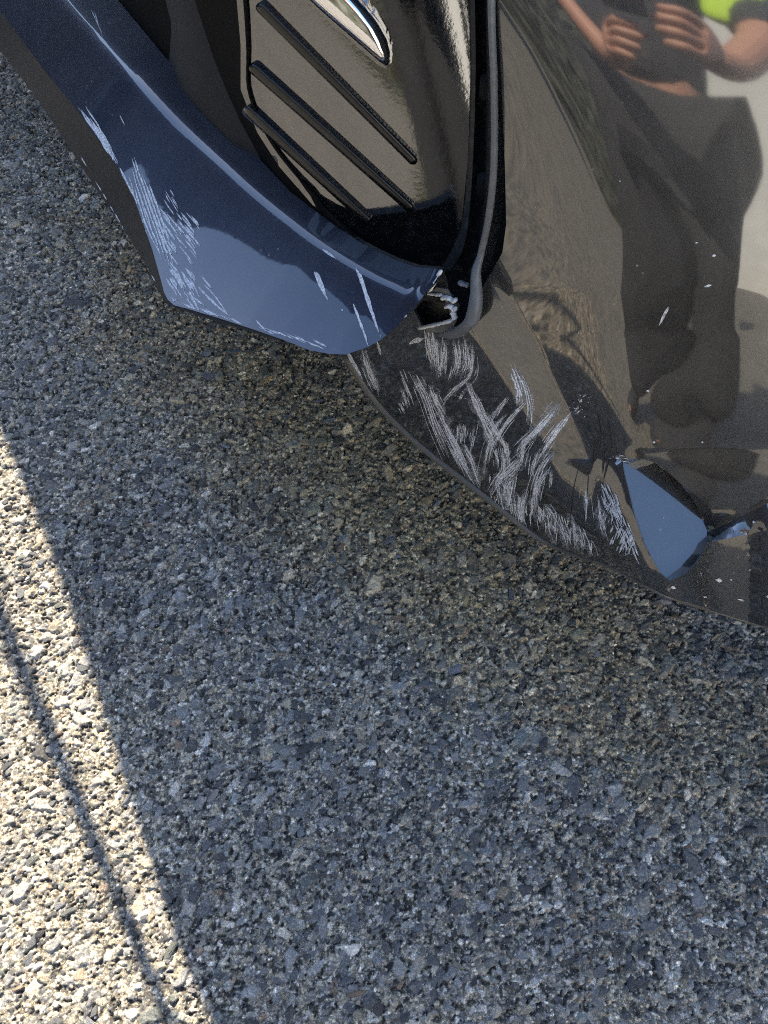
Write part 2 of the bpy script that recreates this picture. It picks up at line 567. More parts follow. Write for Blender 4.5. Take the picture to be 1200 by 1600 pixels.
SM = []
for i, c in enumerate([(.18, .183, .19), (.12, .122, .128), (.08, .08, .084), (.23, .22, .20), (.30, .26, .19), (.17, .18, .16), (.22, .16, .11)]):
    m, nt, b = mat('stone_%s' % 'abcdefg'[i], c, .7)
    oi = N(nt, 'ObjectInfo')
    k = ramp(nt, oi.outputs['Random'], [(0, (.7, .7, .7)), (1, (1.3, 1.3, 1.3))])
    v = coords(nt)
    s = ramp(nt, noise(nt, v, 3.5, 6, .7), [(.3, (.65, .65, .65)), (.7, (1.3, 1.28, 1.25))])
    nt.links.new(mix(nt, 1, mix(nt, 1, c, k, 'MULTIPLY'), s, 'MULTIPLY'), b.inputs['Base Color'])
    bump(nt, noise(nt, v, 7, 5, .7), b, .6, .3)
    for j in range(2): SM.append(stone_mesh(100 + i * 2 + j, m))
LIP_FOOT = [(-40, -40), (0, 79), (60, 157), (124, 255), (195, 360), (247, 454), (300, 490), (439, 535), (537, 560), (600, 640), (680, 720), (760, 780),
            (830, 835), (900, 875), (1040, 935), (1230, 995), (1230, -40)]
cnt = 0
wts = np.array([5, 5, 5, 5, 4, 4, 2.5, 2.5, 1.6, 1.6, 2, 2, .7, .7]); wts = wts / wts.sum()
while cnt < 290:
    px, py = rng.uniform(-10, 1210), rng.uniform(80, 1620)
    if in_poly(np.array([px]), np.array([py]), LIP_FOOT)[0]: continue
    p = at_z(px, py, 0.0)
    s = .0052 + .0045 * rng.random() ** 2
    o = bpy.data.objects.new('stone', SM[rng.choice(len(SM), p=wts)])
    o.location = (p[0], p[1], .0012 + .0012 * rng.random())
    o.scale = (s * rng.uniform(1, 1.5), s * rng.uniform(.8, 1.2), s * rng.uniform(.55, .8))
    o.rotation_euler = (rng.normal(0, .25), rng.normal(0, .25), math.radians(38) + rng.normal(0, .6))
    o.parent = road
    COL.objects.link(o)
    cnt += 1

# ------------------------------------------------------------------ the car
car = bpy.data.objects.new('car', None); COL.objects.link(car)
car.empty_display_size = .3
tag(car, 'dark grey car with scraped and torn front bumper corner, parked on the asphalt', 'car')


# main bumper panel: y = f(x, z), bulging, leaning back as it rises
T_X = [960, 975, 1000, 1020, 1060, 1090, 1105, 1140, 1200, 1400]
T_Y = [715, 720, 719, 723, 755, 797, 829, 815, 785, 770]
B_X = [960, 975, 985, 1000, 1020, 1045, 1075, 1095, 1105, 1200, 1400]
B_Y = [716, 728, 770, 825, 872, 905, 890, 862, 847, 826, 818]
A_X = [955, 975, 1000, 1045, 1090, 1105, 1140, 1200, 1400]
A_V = [0, 0, .028, .053, .023, 0, .005, .016, .026]


FOLD_UP = .80


def ss(a, b, x):
    t = np.clip((x - a) / (b - a), 0, 1)
    return t * t * (3 - 2 * t)


PATCH = [(973, 722), (985, 719), (1003, 719), (1022, 724), (1043, 739), (1062, 757), (1080, 780), (1094, 804), (1105, 830), (1104, 846), (1096, 864), (1084, 882), (1068, 896), (1045, 905), (1032, 893), (1020, 872), (1008, 848), (1000, 825), (991, 797), (984, 768), (977, 742)]
FACET = {}


def ledge(x, z, px, py, y):
    """how far the folded metal stands out in front of the smooth surface y"""
    T = np.interp(px, T_X, T_Y); B = np.interp(px, B_X, B_Y)
    A = np.interp(px, A_X, A_V)
    s = np.clip((py - T) / np.maximum(B - T, 1.5), 0, 1)
    off = A * s
    if 'a' in FACET:
        n, p = FACET['n'], FACET['p']
        pl = p[1] - (n[0] * (x - p[0]) + n[2] * (z - p[2])) / n[1]      # the plane of the fold
        fold = np.clip(y - pl, -.05, .2)
        AB = np.interp(px, FACET['bx'], FACET['a'])
        off = np.where(px >= 1105, np.maximum(A, FACET['a'][-1] * ss(1230, 1105, px)) * s, off)
        inside = in_poly(px, py, PATCH) | (edge_dist(px, py, PATCH) < .8)
        below = (py >= B - .5) & (px >= 985) & (px < 1105)
        off = np.where(inside, fold, np.where(below, AB, np.where((px >= 972) & (px < 1105), 0, off)))
        bx = np.interp(py, [722, 742, 768, 797, 825, 848, 872, 893, 905, 1100], [973, 977, 984, 991, 1000, 1008, 1020, 1032, 1045, 1045])
        ab = np.interp(bx, FACET['bx'], FACET['a'])
        left = ab * ss(170, 0, bx - px) * (py > 722)
        off = np.where((px < bx) & ~inside & (px < 1045), left, off)
    return off


# two broad facets meeting on a soft body line that sharpens towards the pinched fold,
# and a diagonal bevel low down on the left facet
ZS = np.linspace(-.2, 1.4, 400)
XC = np.convolve(np.pad(np.interp(ZS, [.15, .3, .38, .457, .6, .675, .9], [.29, .24, .212, .19, .137, .075, -.15]), 12, mode='edge'), np.ones(25) / 25, 'valid')
S_R = np.interp(ZS, [.2, .45, .75], [-.4, -.36, -.22])
S_L = np.interp(ZS, [.2, .4, .5, .75], [-.85, -.9, -.95, -.95])
LEAN = np.interp(ZS, [.2, .38, .5, .65, .75], [.15, .25, .34, .5, .62])
_sm = lambda a: np.convolve(np.pad(a, 14, mode='edge'), np.hanning(31)[1:-1] / np.hanning(31).sum(), 'valid')
S_R, S_L, LEAN = _sm(S_R), _sm(S_L), _sm(LEAN)
YC = np.cumsum(LEAN + S_R * np.gradient(XC, ZS)) * (ZS[1] - ZS[0])
YC += .42 - np.interp(.38, ZS, YC)
BEVEL = .020


def f_panel(x, z, px, py):
    xc = np.interp(z, ZS, XC); w = np.interp(z, [.35, .5, .7], [.006, .012, .02])
    q = -(x - xc) / w
    sp_ = np.where(q > 30, q, np.log1p(np.exp(np.minimum(q, 30))))
    a = np.interp(z, ZS, S_R); b = np.interp(z, ZS, S_L)
    y = np.interp(z, ZS, YC) + a * (x - xc) + (a - b) * w * sp_
    xl = np.interp(py, [200, 520, 615, 720, 840, 1000], [570, 745, 800, 860, 905, 940])
    wd = np.interp(py, [450, 520, 700, 800, 1000], [66, 70, 62, 34, 14])
    s = np.clip((px - xl) * .87 / wd, 0, 1)
    y = y + BEVEL * s * (wd / 65)
    for cx, cy, r, am in ((1066, 640, 30, .0010), (1150, 430, 90, -.005), (1010, 520, 70, .003)):
        y = y + am * np.exp(-((px - cx) ** 2 + (py - cy) ** 2) / (2 * r * r))
    return y - ledge(x, z, px, py, y)


# orient the fold so that it mirrors the sky: it hinges on its upper edge
_p1, _p2 = solve(np.array([973., 1100.]), np.array([722., 815.]), f_panel)
_l = (_p2 - _p1) / np.linalg.norm(_p2 - _p1)
_d = ray(1040, 800); _d = _d / np.linalg.norm(_d)
_a = np.cross(_l, (0, 0, 1)); _a /= np.linalg.norm(_a); _b = np.cross(_a, _l)
_best = None
for _q in np.linspace(0, 2 * math.pi, 720):
    _n = math.cos(_q) * _a + math.sin(_q) * _b
    if _n @ _d < -.2 and _n[1] < -.05:
        _r = _d - 2 * (_d @ _n) * _n
        if _best is None or abs(_r[2] - FOLD_UP) < _best[0]: _best = (abs(_r[2] - FOLD_UP), _n, _r)
_bx = np.array([973, 977, 984, 991, 1000, 1008, 1020, 1032, 1045, 1068, 1084, 1096, 1105], float)
_by = np.array([722, 742, 768, 797, 825, 848, 872, 893, 905, 896, 882, 864, 840], float)
_q0 = solve(_bx, _by, f_panel)
_pl = lambda P: _p1[1] - (_best[1][0] * (P[:, 0] - _p1[0]) + _best[1][2] * (P[:, 2] - _p1[2])) / _best[1][1]
_dr = ray(_bx, _by)
_tt = ((_p1 - CPOS) @ _best[1]) / (_dr @ _best[1])            # the fold along those view lines
_qp = CPOS + _dr * _tt[:, None]
FACET['n'], FACET['p'] = _best[1], _p1
FACET['bx'] = _bx
FACET['a'] = np.clip(f_panel(_qp[:, 0], _qp[:, 2], np.full(13, 2000.), np.full(13, 0.)) - _qp[:, 1], 0, .2)
print('FOLD n', _best[1].round(2), 'r', _best[2].round(2), 'a', FACET['a'].round(3))

PANEL = [(770, -230), (775, 0), (783, 120), (789, 260), (791, 350), (785, 395), (765, 430), (742, 470), (725, 505), (695, 517), (660, 512), (640, 470),
         (600, 480), (545, 535), (541, 556), (571, 603), (600, 640), (640, 680), (680, 714), (720, 745), (760, 776), (800, 808), (830, 832),
         (862, 852), (900, 869), (935, 880), (962, 891), (1000, 912), (1040, 931), (1080, 945), (1120, 957), (1200, 981), (1420, 1040), (1420, -230)]
_pc = np.mean(PATCH, axis=0)
creases = [PATCH + [PATCH[0]], [tuple(_pc + (np.array(p) - _pc) * (1 + 2.2 / np.hypot(*(np.array(p) - _pc)))) for p in PATCH + [PATCH[0]]], [(1110, 829), (1140, 816), (1200, 786), (1390, 772)], [(1110, 847), (1200, 828), (1390, 820)]]
panel = sheet('bumper_panel', PANEL, f_panel, GREY, car, 8, .003, creases, split=20)

# rolled lower flange of the panel
low = [(541, 556), (571, 603), (600, 640), (640, 680), (680, 714), (720, 745), (760, 776), (800, 808), (830, 832), (862, 852), (900, 869), (935, 880), (962, 891),
       (1000, 912), (1040, 931), (1080, 945), (1120, 957), (1200, 981), (1420, 1040)]
lw = catmull(low, 90)
p0 = solve(lw[:, 0], lw[:, 1], f_panel)
path = p0 + np.array((0, .002, -.0015))
flange = tube('lower_flange', path, [.0062 if a[0] < 800 else max(.0026, .0062 - (a[0] - 800) * .00003) for a in lw], HEM, car, 8, .8)

# ------------------------------------------------------------------ lip (left piece)
CREASE = catmull([(-60, -210), (22, -95), (101, 0), (157, 64), (214, 127), (300, 214), (375, 282), (450, 344), (525, 398), (590, 436), (633, 457), (662, 468), (720, 486)], 420)
CR_T = catmull([(x,) for x in (1.36, 1.235, 1.145, 1.09, 1.045, .985, .94, .895, .85, .815, .797, .785, .77)], 420)[:, 0]
for _k in range(2):
    CR_T = np.convolve(np.pad(CR_T, 30, mode='reflect', reflect_type='odd'), np.ones(61) / 61, 'valid')
cs_ = np.concatenate([[0], np.cumsum(np.hypot(*np.diff(CREASE, axis=0).T))])


def crease_sd(px, py):
    """signed distance in the picture plane to the crease (positive on the face) and place along it"""
    px = np.asarray(px, float); py = np.asarray(py, float)
    best = np.full(px.shape, 1e9); sd_ = np.zeros(px.shape); sa = np.zeros(px.shape)
    for i in range(len(CREASE) - 1):
        x0, y0 = CREASE[i]; dx, dy = CREASE[i + 1] - CREASE[i]; L = dx * dx + dy * dy
        t = np.clip(((px - x0) * dx + (py - y0) * dy) / L, 0, 1)
        ex, ey = px - x0 - t * dx, py - y0 - t * dy
        d = np.hypot(ex, ey); m = d < best
        best = np.where(m, d, best)
        sd_ = np.where(m, d * np.sign(dx * ey - dy * ex), sd_)
        sa = np.where(m, cs_[i] + t * math.sqrt(L), sa)
    return sd_, sa


K_SHELF = .00022


def lip_t(px, py):
    D, sa = crease_sd(px, py)
    t = np.interp(sa, cs_, CR_T)
    w = 4.6
    q = D / w
    soft = np.where(q > 30, q, np.log1p(np.exp(np.minimum(q, 30)))) * w
    kf = np.interp(sa, [0, 300, 520, 800, 1000], LIP_K); kc = np.interp(sa, [0, 300, 520, 800, 1000], LIP_C)
    dd = np.maximum(D, 0)
    return t - K_SHELF * D + (kf + K_SHELF) * soft + kc * dd * dd


LIP_K = [.0006, .00055, .00036, .00024, .00024]
LIP_C = [0, -.4e-6, -.9e-6, -1.0e-6, -1.0e-6]


def t_sheet(name, poly, tf, m, parent, step=8, thick=.003, extra=()):
    v, fs = triangulate(poly, step, extra)
    p = CPOS + ray(v[:, 0], v[:, 1]) * tf(v[:, 0], v[:, 1])[:, None]
    o = mesh_obj(name, p, fs, m, parent)
    md = o.modifiers.new('thickness', 'SOLIDIFY'); md.thickness = thick; md.offset = -1
    e = o.modifiers.new('split', 'EDGE_SPLIT'); e.split_angle = math.radians(50)
    return o


LOWER = [(-130, -150), (-60, -60), (4, 22), (71, 112), (120, 172), (184, 262), (210, 311), (238, 390), (251, 436), (256, 456), (262, 468), (272, 477), (292, 482), (345, 498), (397, 515), (440, 530), (483, 547), (515, 553), (540, 554)]
LIP = [(110, -150), (147, -50), (184, 0), (259, 90), (337, 180), (412, 255), (454, 300), (525, 354), (560, 377), (587, 392), (620, 407), (650, 417), (686, 420), (693, 424),
       (676, 446), (667, 455), (650, 478), (633, 497), (608, 521), (590, 534), (572, 543)] + LOWER[::-1]
cline = [tuple(c) for c in CREASE if in_poly(np.array([c[0]]), np.array([c[1]]), LIP)[0] and edge_dist(np.array([c[0]]), np.array([c[1]]), LIP)[0] > 6]
off = lambda k: [tuple(np.array(c) + k * np.array((-.68, .73))) for c in cline]
v_, f_ = triangulate(LIP, 4.5, [cline, off(5), off(-5)])
LP = lambda a, b: CPOS + ray(a, b) * lip_t(a, b)[:, None]
lip = mesh_obj('bumper_lip', LP(v_[:, 0], v_[:, 1]), f_, NAVY, car)
_nrm = lambda h: (lambda c: c / np.linalg.norm(c, axis=1)[:, None])(np.cross(LP(v_[:, 0], v_[:, 1] + h) - LP(v_[:, 0], v_[:, 1] - h), LP(v_[:, 0] + h, v_[:, 1]) - LP(v_[:, 0] - h, v_[:, 1])))
_kb = ss(14, 34, np.abs(crease_sd(v_[:, 0], v_[:, 1])[0]))[:, None]
nn = _nrm(3) * (1 - _kb) + _nrm(13) * _kb
nn /= np.linalg.norm(nn, axis=1)[:, None]
nn *= np.sign((nn * -ray(v_[:, 0], v_[:, 1])).sum(1))[:, None]
lip.data.normals_split_custom_set_from_vertices([tuple(q) for q in nn])
bd_ = np.array(refine(LIP, 8) + [LIP[0]], float)
bt_ = lip_t(bd_[:, 0], bd_[:, 1]); br_ = ray(bd_[:, 0], bd_[:, 1])
_bc = np.array((.012, .014, -.006))      # the raw edge turns back behind the painted face
loft('lip_edge', [CPOS + br_ * bt_[:, None], CPOS + br_ * (bt_ + .0015)[:, None] + .25 * _bc * .3, CPOS + br_ * (bt_ + .0055)[:, None] + .3 * _bc], UNDER, car, thick=.0)
lip['label'] = 'navy painted bumper lip with bright crease and torn end'
# hem folded down behind the shelf
hm = catmull(LIP[1:14], 60)
ht = lip_t(hm[:, 0], hm[:, 1]); hr = ray(hm[:, 0], hm[:, 1])
loft('lip_hem', [CPOS + hr * (ht + .002)[:, None], CPOS + hr * (ht + .004)[:, None] + np.array((.004, .002, -.012)), CPOS + hr * (ht + .01)[:, None] + np.array((.01, .006, -.05))], BLACK, car, thick=.002)
def build_surround():
    e = catmull(LIP[1:15], 60); t = lip_t(e[:, 0], e[:, 1])
    a_ = CPOS + ray(e[:, 0], e[:, 1]) * (t + .006)[:, None]
    w_ = catmull([(345, -150), (362, -100), (380, -20), (386, 70), (386, 140), (412, 205), (446, 256), (500, 318), (535, 352), (566, 382), (598, 405), (630, 417), (664, 425), (690, 428)], 60)
    b_ = solve(w_[:, 0], w_[:, 1], lambda x, z, p, q: f_ins(x, z, p, q) - .004)
    rows = [a_ * (1 - k) + b_ * k + np.array((0, .006, -.004)) * math.sin(math.pi * min(k, .999)) for k in (0, .15, .35, .55, .75, .9, 1)]
    return loft('insert_surround', rows, MATTE, car, thick=.002)


# unpainted lower skirt under the lip
SKIRT = [(-220, -60), (-100, -40), (0, 79), (60, 157), (124, 255), (160, 310), (195, 360), (225, 409), (247, 455), (262, 476), (300, 490), (350, 506), (400, 521), (440, 534)]
SKIRT_POLY = SKIRT + [(438, 526), (397, 510), (345, 493), (292, 476), (270, 466), (258, 440), (244, 390), (216, 309), (190, 258), (126, 168), (77, 108), (10, 18), (-50, -64), (-120, -150)]


def skirt_t(px, py):
    d = edge_dist(px, py, LOWER, False)
    inside = in_poly(px, py, LIP)
    d = np.where(inside, -d, d)
    return lip_t(px, py) + .004 + .0005 * d


skirt = t_sheet('lower_skirt', SKIRT_POLY, skirt_t, UNDER, car, 8, .004)

# ------------------------------------------------------------------ gloss black insert
INS_EDGE = np.array([(330, -230), (340, -100), (372, 40), (378, 140), (425, 228), (510, 335), (570, 392), (630, 430)], float)


def f_ins(x, z, px, py):
    u = np.clip(.10 - x, -.2, .6)
    xl = np.interp(py, INS_EDGE[:, 1], INS_EDGE[:, 0]); d = np.clip((xl - px) * .75, 0, 400)   # the left side rolls back under the lip
    e = np.where(d < 120, .2 * (d / 100) ** 2, .2 * (1.44 + 2.4 * (d - 120) / 100))
    return .642 - .12 * (x - .10) + 1.0 * u * u + .20 * (z - .4) + .25 * (z - .45) ** 2 + 1.0 * (x + .06) * (z - .38) - .7 * np.minimum(z - .5, 0) ** 2 + e


INS = [(338, -230), (350, -100), (368, -20), (376, 70), (376, 140), (402, 207), (436, 260), (490, 322), (526, 356), (558, 386), (590, 408), (630, 420), (664, 422), (690, 416),
       (708, 385), (722, 340), (731, 250), (735, 120), (733, 0), (728, -230)]
insert = sheet('grille_insert', INS, f_ins, GLOSS_BLACK, car, 11, .004)


build_surround()


def dome(name, poly, f, h, w, m, parent, step=3.0, base=.001):
    v, fs = triangulate(poly, step)
    d = np.clip(edge_dist(v[:, 0], v[:, 1], poly) / w, 0, 1)
    hh = base + h * np.sqrt(1 - (1 - d) ** 2)
    bd = d < 1e-3
    hh[bd] = -.002
    p = solve(v[:, 0], v[:, 1], lambda x, z, a, b: f(x, z, a, b) - hh)
    return mesh_obj(name, p, fs, m, parent)


def capsule(a, b, r0, r1, n=9):
    a = np.array(a, float); b = np.array(b, float)
    t = (b - a) / np.hypot(*(b - a)); nrm = np.array((-t[1], t[0]))
    out = []
    for q in np.linspace(math.pi / 2, 3 * math.pi / 2, n): out.append(tuple(a + r0 * (math.cos(q) * t + math.sin(q) * nrm)))
    for q in np.linspace(-math.pi / 2, math.pi / 2, n): out.append(tuple(b + r1 * (math.cos(q) * t + math.sin(q) * nrm)))
    return out


for a, b in (((408, 12), (645, 250)), ((396, 107), (640, 324)), ((388, 174), (573, 344))):
    dome('rib', capsule(a, b, 9.3, 8.3), f_ins, .005, 7.5, RIBM, insert, 2.2)
CHR = [(390, -90), (440, -40), (475, 0), (520, 40), (565, 80), (590, 102), (603, 108), (612, 102), (614, 84), (608, 60), (594, 34), (574, 8), (552, -16), (515, -60), (480, -90)]
dome('chrome_strip', CHR, f_ins, .020, 24, CHROME, car, 4)

# ------------------------------------------------------------------ frame strip between insert and panel, with clip slots
n = 70
c0 = catmull([(728, -230), (733, 0), (735, 120), (731, 250), (722, 340), (708, 385), (690, 416)], n)
c1 = catmull([(738, -230), (742, 0), (743, 120), (739, 250), (732, 345), (722, 392), (703, 424)], n)
c2 = catmull([(755, -230), (758, 0), (759, 120), (757, 250), (751, 345), (742, 400), (728, 428)], n)
c3 = catmull([(766, -230), (770, 0), (775, 120), (776, 250), (768, 345), (755, 405), (745, 425)], n)
g0 = solve(c0[:, 0], c0[:, 1], lambda x, z, a, b: f_ins(x, z, a, b) - .002)
g0b = solve(c0[:, 0] + 2, c0[:, 1], lambda x, z, a, b: f_ins(x, z, a, b) - .008)
g1 = solve(c1[:, 0], c1[:, 1], lambda x, z, a, b: f_ins(x, z, a, b) - .010)
g2 = solve(c2[:, 0], c2[:, 1], lambda x, z, a, b: f_ins(x, z, a, b) + .004)
g3 = solve(c3[:, 0], c3[:, 1], lambda x, z, a, b: f_panel(x, z, a, b) + .012)
g4 = solve(c3[:, 0] + 14, c3[:, 1], lambda x, z, a, b: f_panel(x, z, a, b) + .05)
loft('insert_frame', [g0, g0b, g1, g1 * .5 + g2 * .5 + np.array((0, .004, 0)), g2, g3, g4], BLACK, car, thick=.002)
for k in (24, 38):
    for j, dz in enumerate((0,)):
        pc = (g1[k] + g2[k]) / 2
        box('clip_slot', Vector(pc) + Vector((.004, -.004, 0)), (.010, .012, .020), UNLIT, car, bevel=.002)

# rubber seal that hooks round the torn opening
sp = catmull([(772, -230), (768, 0), (772, 130), (772, 250), (765, 330), (752, 395), (744, 425), (744, 465), (738, 497), (722, 515), (702, 522), (686, 524)], 90)
off = np.interp(np.arange(90), [0, 40, 60, 89], [.004, .008, .016, .012])
sq = solve(sp[:, 0], sp[:, 1], lambda x, z, a, b: f_panel(x, z, a, b) - off)
rad = np.interp(np.arange(90), [0, 42, 58, 66, 78, 89], [.0028, .0032, .0062, .0072, .0062, .0012])
tube('rubber_seal', sq, rad, RUBBER, car, 12, .8)

# dark inner shield behind every opening
SH = [(60, -260), (150, 0), (300, 190), (420, 320), (500, 400), (580, 470), (600, 500), (640, 530), (720, 540), (830, 480), (850, 200), (850, -260)]
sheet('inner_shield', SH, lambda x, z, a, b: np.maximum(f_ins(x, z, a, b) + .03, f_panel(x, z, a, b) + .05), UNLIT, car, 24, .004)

# torn bracket in the opening
def shard(name, pts, r, dy, m=TORN):
    q = catmull(pts, max(6, 4 * len(pts)))
    o_ = solve(q[:, 0], q[:, 1], lambda x, z, a, b: f_panel(x, z, a, b) - dy)
    rr = [1.2 * r * (.75 + .5 * random.random()) * (0.5 if i in (0, len(q) - 1) else 1) for i in range(len(q))]
    return tube(name, o_, rr, m, bracket, 7, .6)


def flap(name, poly, dy, m):
    return sheet(name, poly, lambda x, z, a, b: f_panel(x, z, a, b) - dy, m, bracket, 5, .002)


bracket = sheet('torn_bracket', [(652, 470), (672, 458), (704, 462), (716, 480), (712, 500), (690, 511), (664, 510)], lambda x, z, a, b: f_panel(x, z, a, b) + .022, BLACK, car, 6, .003)
flap('torn_edge', [(661, 512), (690, 505), (708, 499), (712, 502), (706, 514), (690, 519), (668, 520)], .003, RUBBER)
flap('torn_edge', [(672, 457), (682, 449), (697, 452), (703, 461), (690, 460)], .006, RUBBER)
flap('torn_edge', [(694, 466), (708, 468), (712, 484), (711, 497), (704, 492), (700, 480)], .004, RUBBER)
shard('torn_edge', [(690, 423), (684, 431), (678, 444), (669, 456)], .0026, .020)
shard('torn_edge', [(690, 465), (700, 465), (708, 470), (713, 468)], .0026, .008)
shard('torn_edge', [(695, 480), (703, 478), (709, 483), (713, 482)], .0026, .008)
shard('torn_edge', [(706, 486), (709, 492), (711, 499)], .0026, .008)
shard('torn_edge', [(654, 513), (672, 509), (690, 505), (708, 500)], .0022, .006)
shard('torn_edge', [(668, 458), (680, 460), (690, 461)], .002, .008)
shard('torn_edge', [(716, 440), (724, 444), (733, 446)], .0024, .010, RUBBER)

# ------------------------------------------------------------------ rest of the body above and beyond the picture
HOOD = [(-.98, 2.55), (-.92, 1.95), (-.66, 1.42), (-.44, .955), (-.27, .76), (-.05, .66), (.22, .60), (.6, .58), (1.3, .66), (2.6, .92), (3.1, 1.02), (2.7, 2.65), (1.4, 2.45), (0, 2.2)]
hd = catmull(HOOD + [HOOD[0]], 90)[:-1]
ctr = hd.mean(0)
rows = []
for z, s, dy in ((.24, .74, 0), (.40, .76, 0), (.62, .80, 0), (.80, .90, 0), (.865, .995, 0), (.895, .995, 0), (.91, .97, 0), (.945, .8, 0), (.98, .5, 0), (1.0, .05, 0)):
    q = ctr + (hd - ctr) * s
    rows.append(np.concatenate([q, np.full((len(q), 1), z)], 1))
BODYM, _, _ = mat('dusty_grey_body', (.03, .03, .031), .55)
loft('body', rows, BODYM, car, closed=True, caps=True)
cab = [(ctr + (hd - ctr) * s) + np.array((.75, .12)) * k for s, k in ((.60, .75), (.52, .8), (.44, .9), (.30, .95))]
rows = [np.concatenate([q, np.full((len(q), 1), z)], 1) for q, z in zip(cab, (.93, 1.15, 1.38, 1.45))]
loft('cabin', rows, GLOSS_BLACK, car, closed=True, caps=True)
for wx, wy in ((.95, .72), (2.55, 1.0)):
    tr = []
    for q, r_ in ((-.10, .20), (-.10, .31), (-.07, .335), (.07, .335), (.10, .31), (.10, .20)):
        tr.append([(wx + r_ * math.cos(a), wy + .12 + q + .2 * r_ * math.cos(a), .335 + r_ * math.sin(a)) for a in np.linspace(0, 2 * math.pi, 32, endpoint=False)])
    w_ = loft('wheel', tr, RUBBER, car, closed=True, caps=True)

# unseen thin rod, added so that its shade falls across the sunlit strip
pa, pb = at_z(20, 1010, 0), at_z(262, 1590, 0)
hB, hA = .95, 1.15
A3 = np.array((pa[0] + hA * COT * SUN_H.x, pa[1] + hA * COT * SUN_H.y, hA))
B3 = np.array((pb[0] + hB * COT * SUN_H.x, pb[1] + hB * COT * SUN_H.y, hB))
tube('shadow_rod', [B3 - (A3 - B3) * .12, B3, (A3 + B3) / 2, A3, A3 + (A3 - B3) * .8], [.007, .008, .010, .011, .010], BLACK, car, 10)

# ------------------------------------------------------------------ scratches, laid on the surfaces they mar
def bvh_of(o):
    m = o.data
    return BVHTree.FromPolygons([v.co.copy() for v in m.vertices], [tuple(p.vertices) for p in m.polygons])


BV = {'panel': bvh_of(panel), 'lip': bvh_of(lip), 'skirt': bvh_of(skirt), 'flange': bvh_of(flange)}
CO = Vector(CPOS)


class Marks:
    def __init__(s): s.v = []; s.f = []

    def add(s, target, pts, w, proud=.0004, ragged=.35):
        q = np.asarray(pts, float)
        L = sum(np.hypot(*(q[i + 1] - q[i])) for i in range(len(q) - 1))
        n = max(4, int(L / 5))
        q = catmull(q, n) if len(q) > 2 else np.array([q[0] + (q[1] - q[0]) * t for t in np.linspace(0, 1, n)])
        prev = None
        for i in range(n):
            t = q[min(i + 1, n - 1)] - q[max(i - 1, 0)]; t = t / (np.hypot(*t) + 1e-9)
            nr = np.array((-t[1], t[0]))
            u = i / (n - 1)
            ww = w / 2 * min(1, 5 * u + .12, 3 * (1 - u) + .12) * (1 + ragged * random.uniform(-1, 1))
            pr = []
            for sgn in (-1, 0, 1):
                pp = q[i] + nr * (sgn * ww + random.uniform(-.12, .12) * w)
                d = Vector(ray(pp[0], pp[1])).normalized()
                loc, no, idx, dist = BV[target].ray_cast(CO, d)
                if loc is None: pr = None; break
                if no.dot(d) > 0: no = -no
                pr.append(loc + no * (proud * (1.5 if sgn == 0 else 1.0)))
            if pr is None: prev = None; continue
            b = len(s.v); s.v += [tuple(p) for p in pr]
            if prev is not None:
                s.f += [(prev, prev + 1, b + 1, b), (prev + 1, prev + 2, b + 2, b + 1)]
            prev = b

    def strands(s, target, pts, w, k=3, spread=None):
        q = np.asarray(pts, float)
        spread = w if spread is None else spread
        for j in range(k):
            o = (j - (k - 1) / 2) * spread / max(1, k - 1) if k > 1 else 0
            t = q[-1] - q[0]; t = t / np.hypot(*t); nr = np.array((-t[1], t[0]))
            a, b = random.uniform(0, .25), random.uniform(.75, 1)
            c = catmull(q, 12) if len(q) > 2 else np.array([q[0] + (q[1] - q[0]) * u for u in np.linspace(0, 1, 12)])
            c = c[int(a * 11):max(int(a * 11) + 3, int(b * 11) + 1)]
            s.add(target, c + nr * o + np.random.default_rng(random.randrange(9999)).normal(0, .5, c.shape), w / k * random.uniform(.7, 1.3))

    def build(s, name, m, parent):
        o = mesh_obj(name, s.v, s.f, m, parent)
        o['kind'] = 'stuff'
        return o


def z5(l): return [(500 + a / 2.4, 450 + b / 2.4) for a, b in l]
def z1(l): return [(a * .375, b * .375) for a, b in l]
def z4(l): return [(400 + a / 2.4, 300 + b / 2.4) for a, b in l]


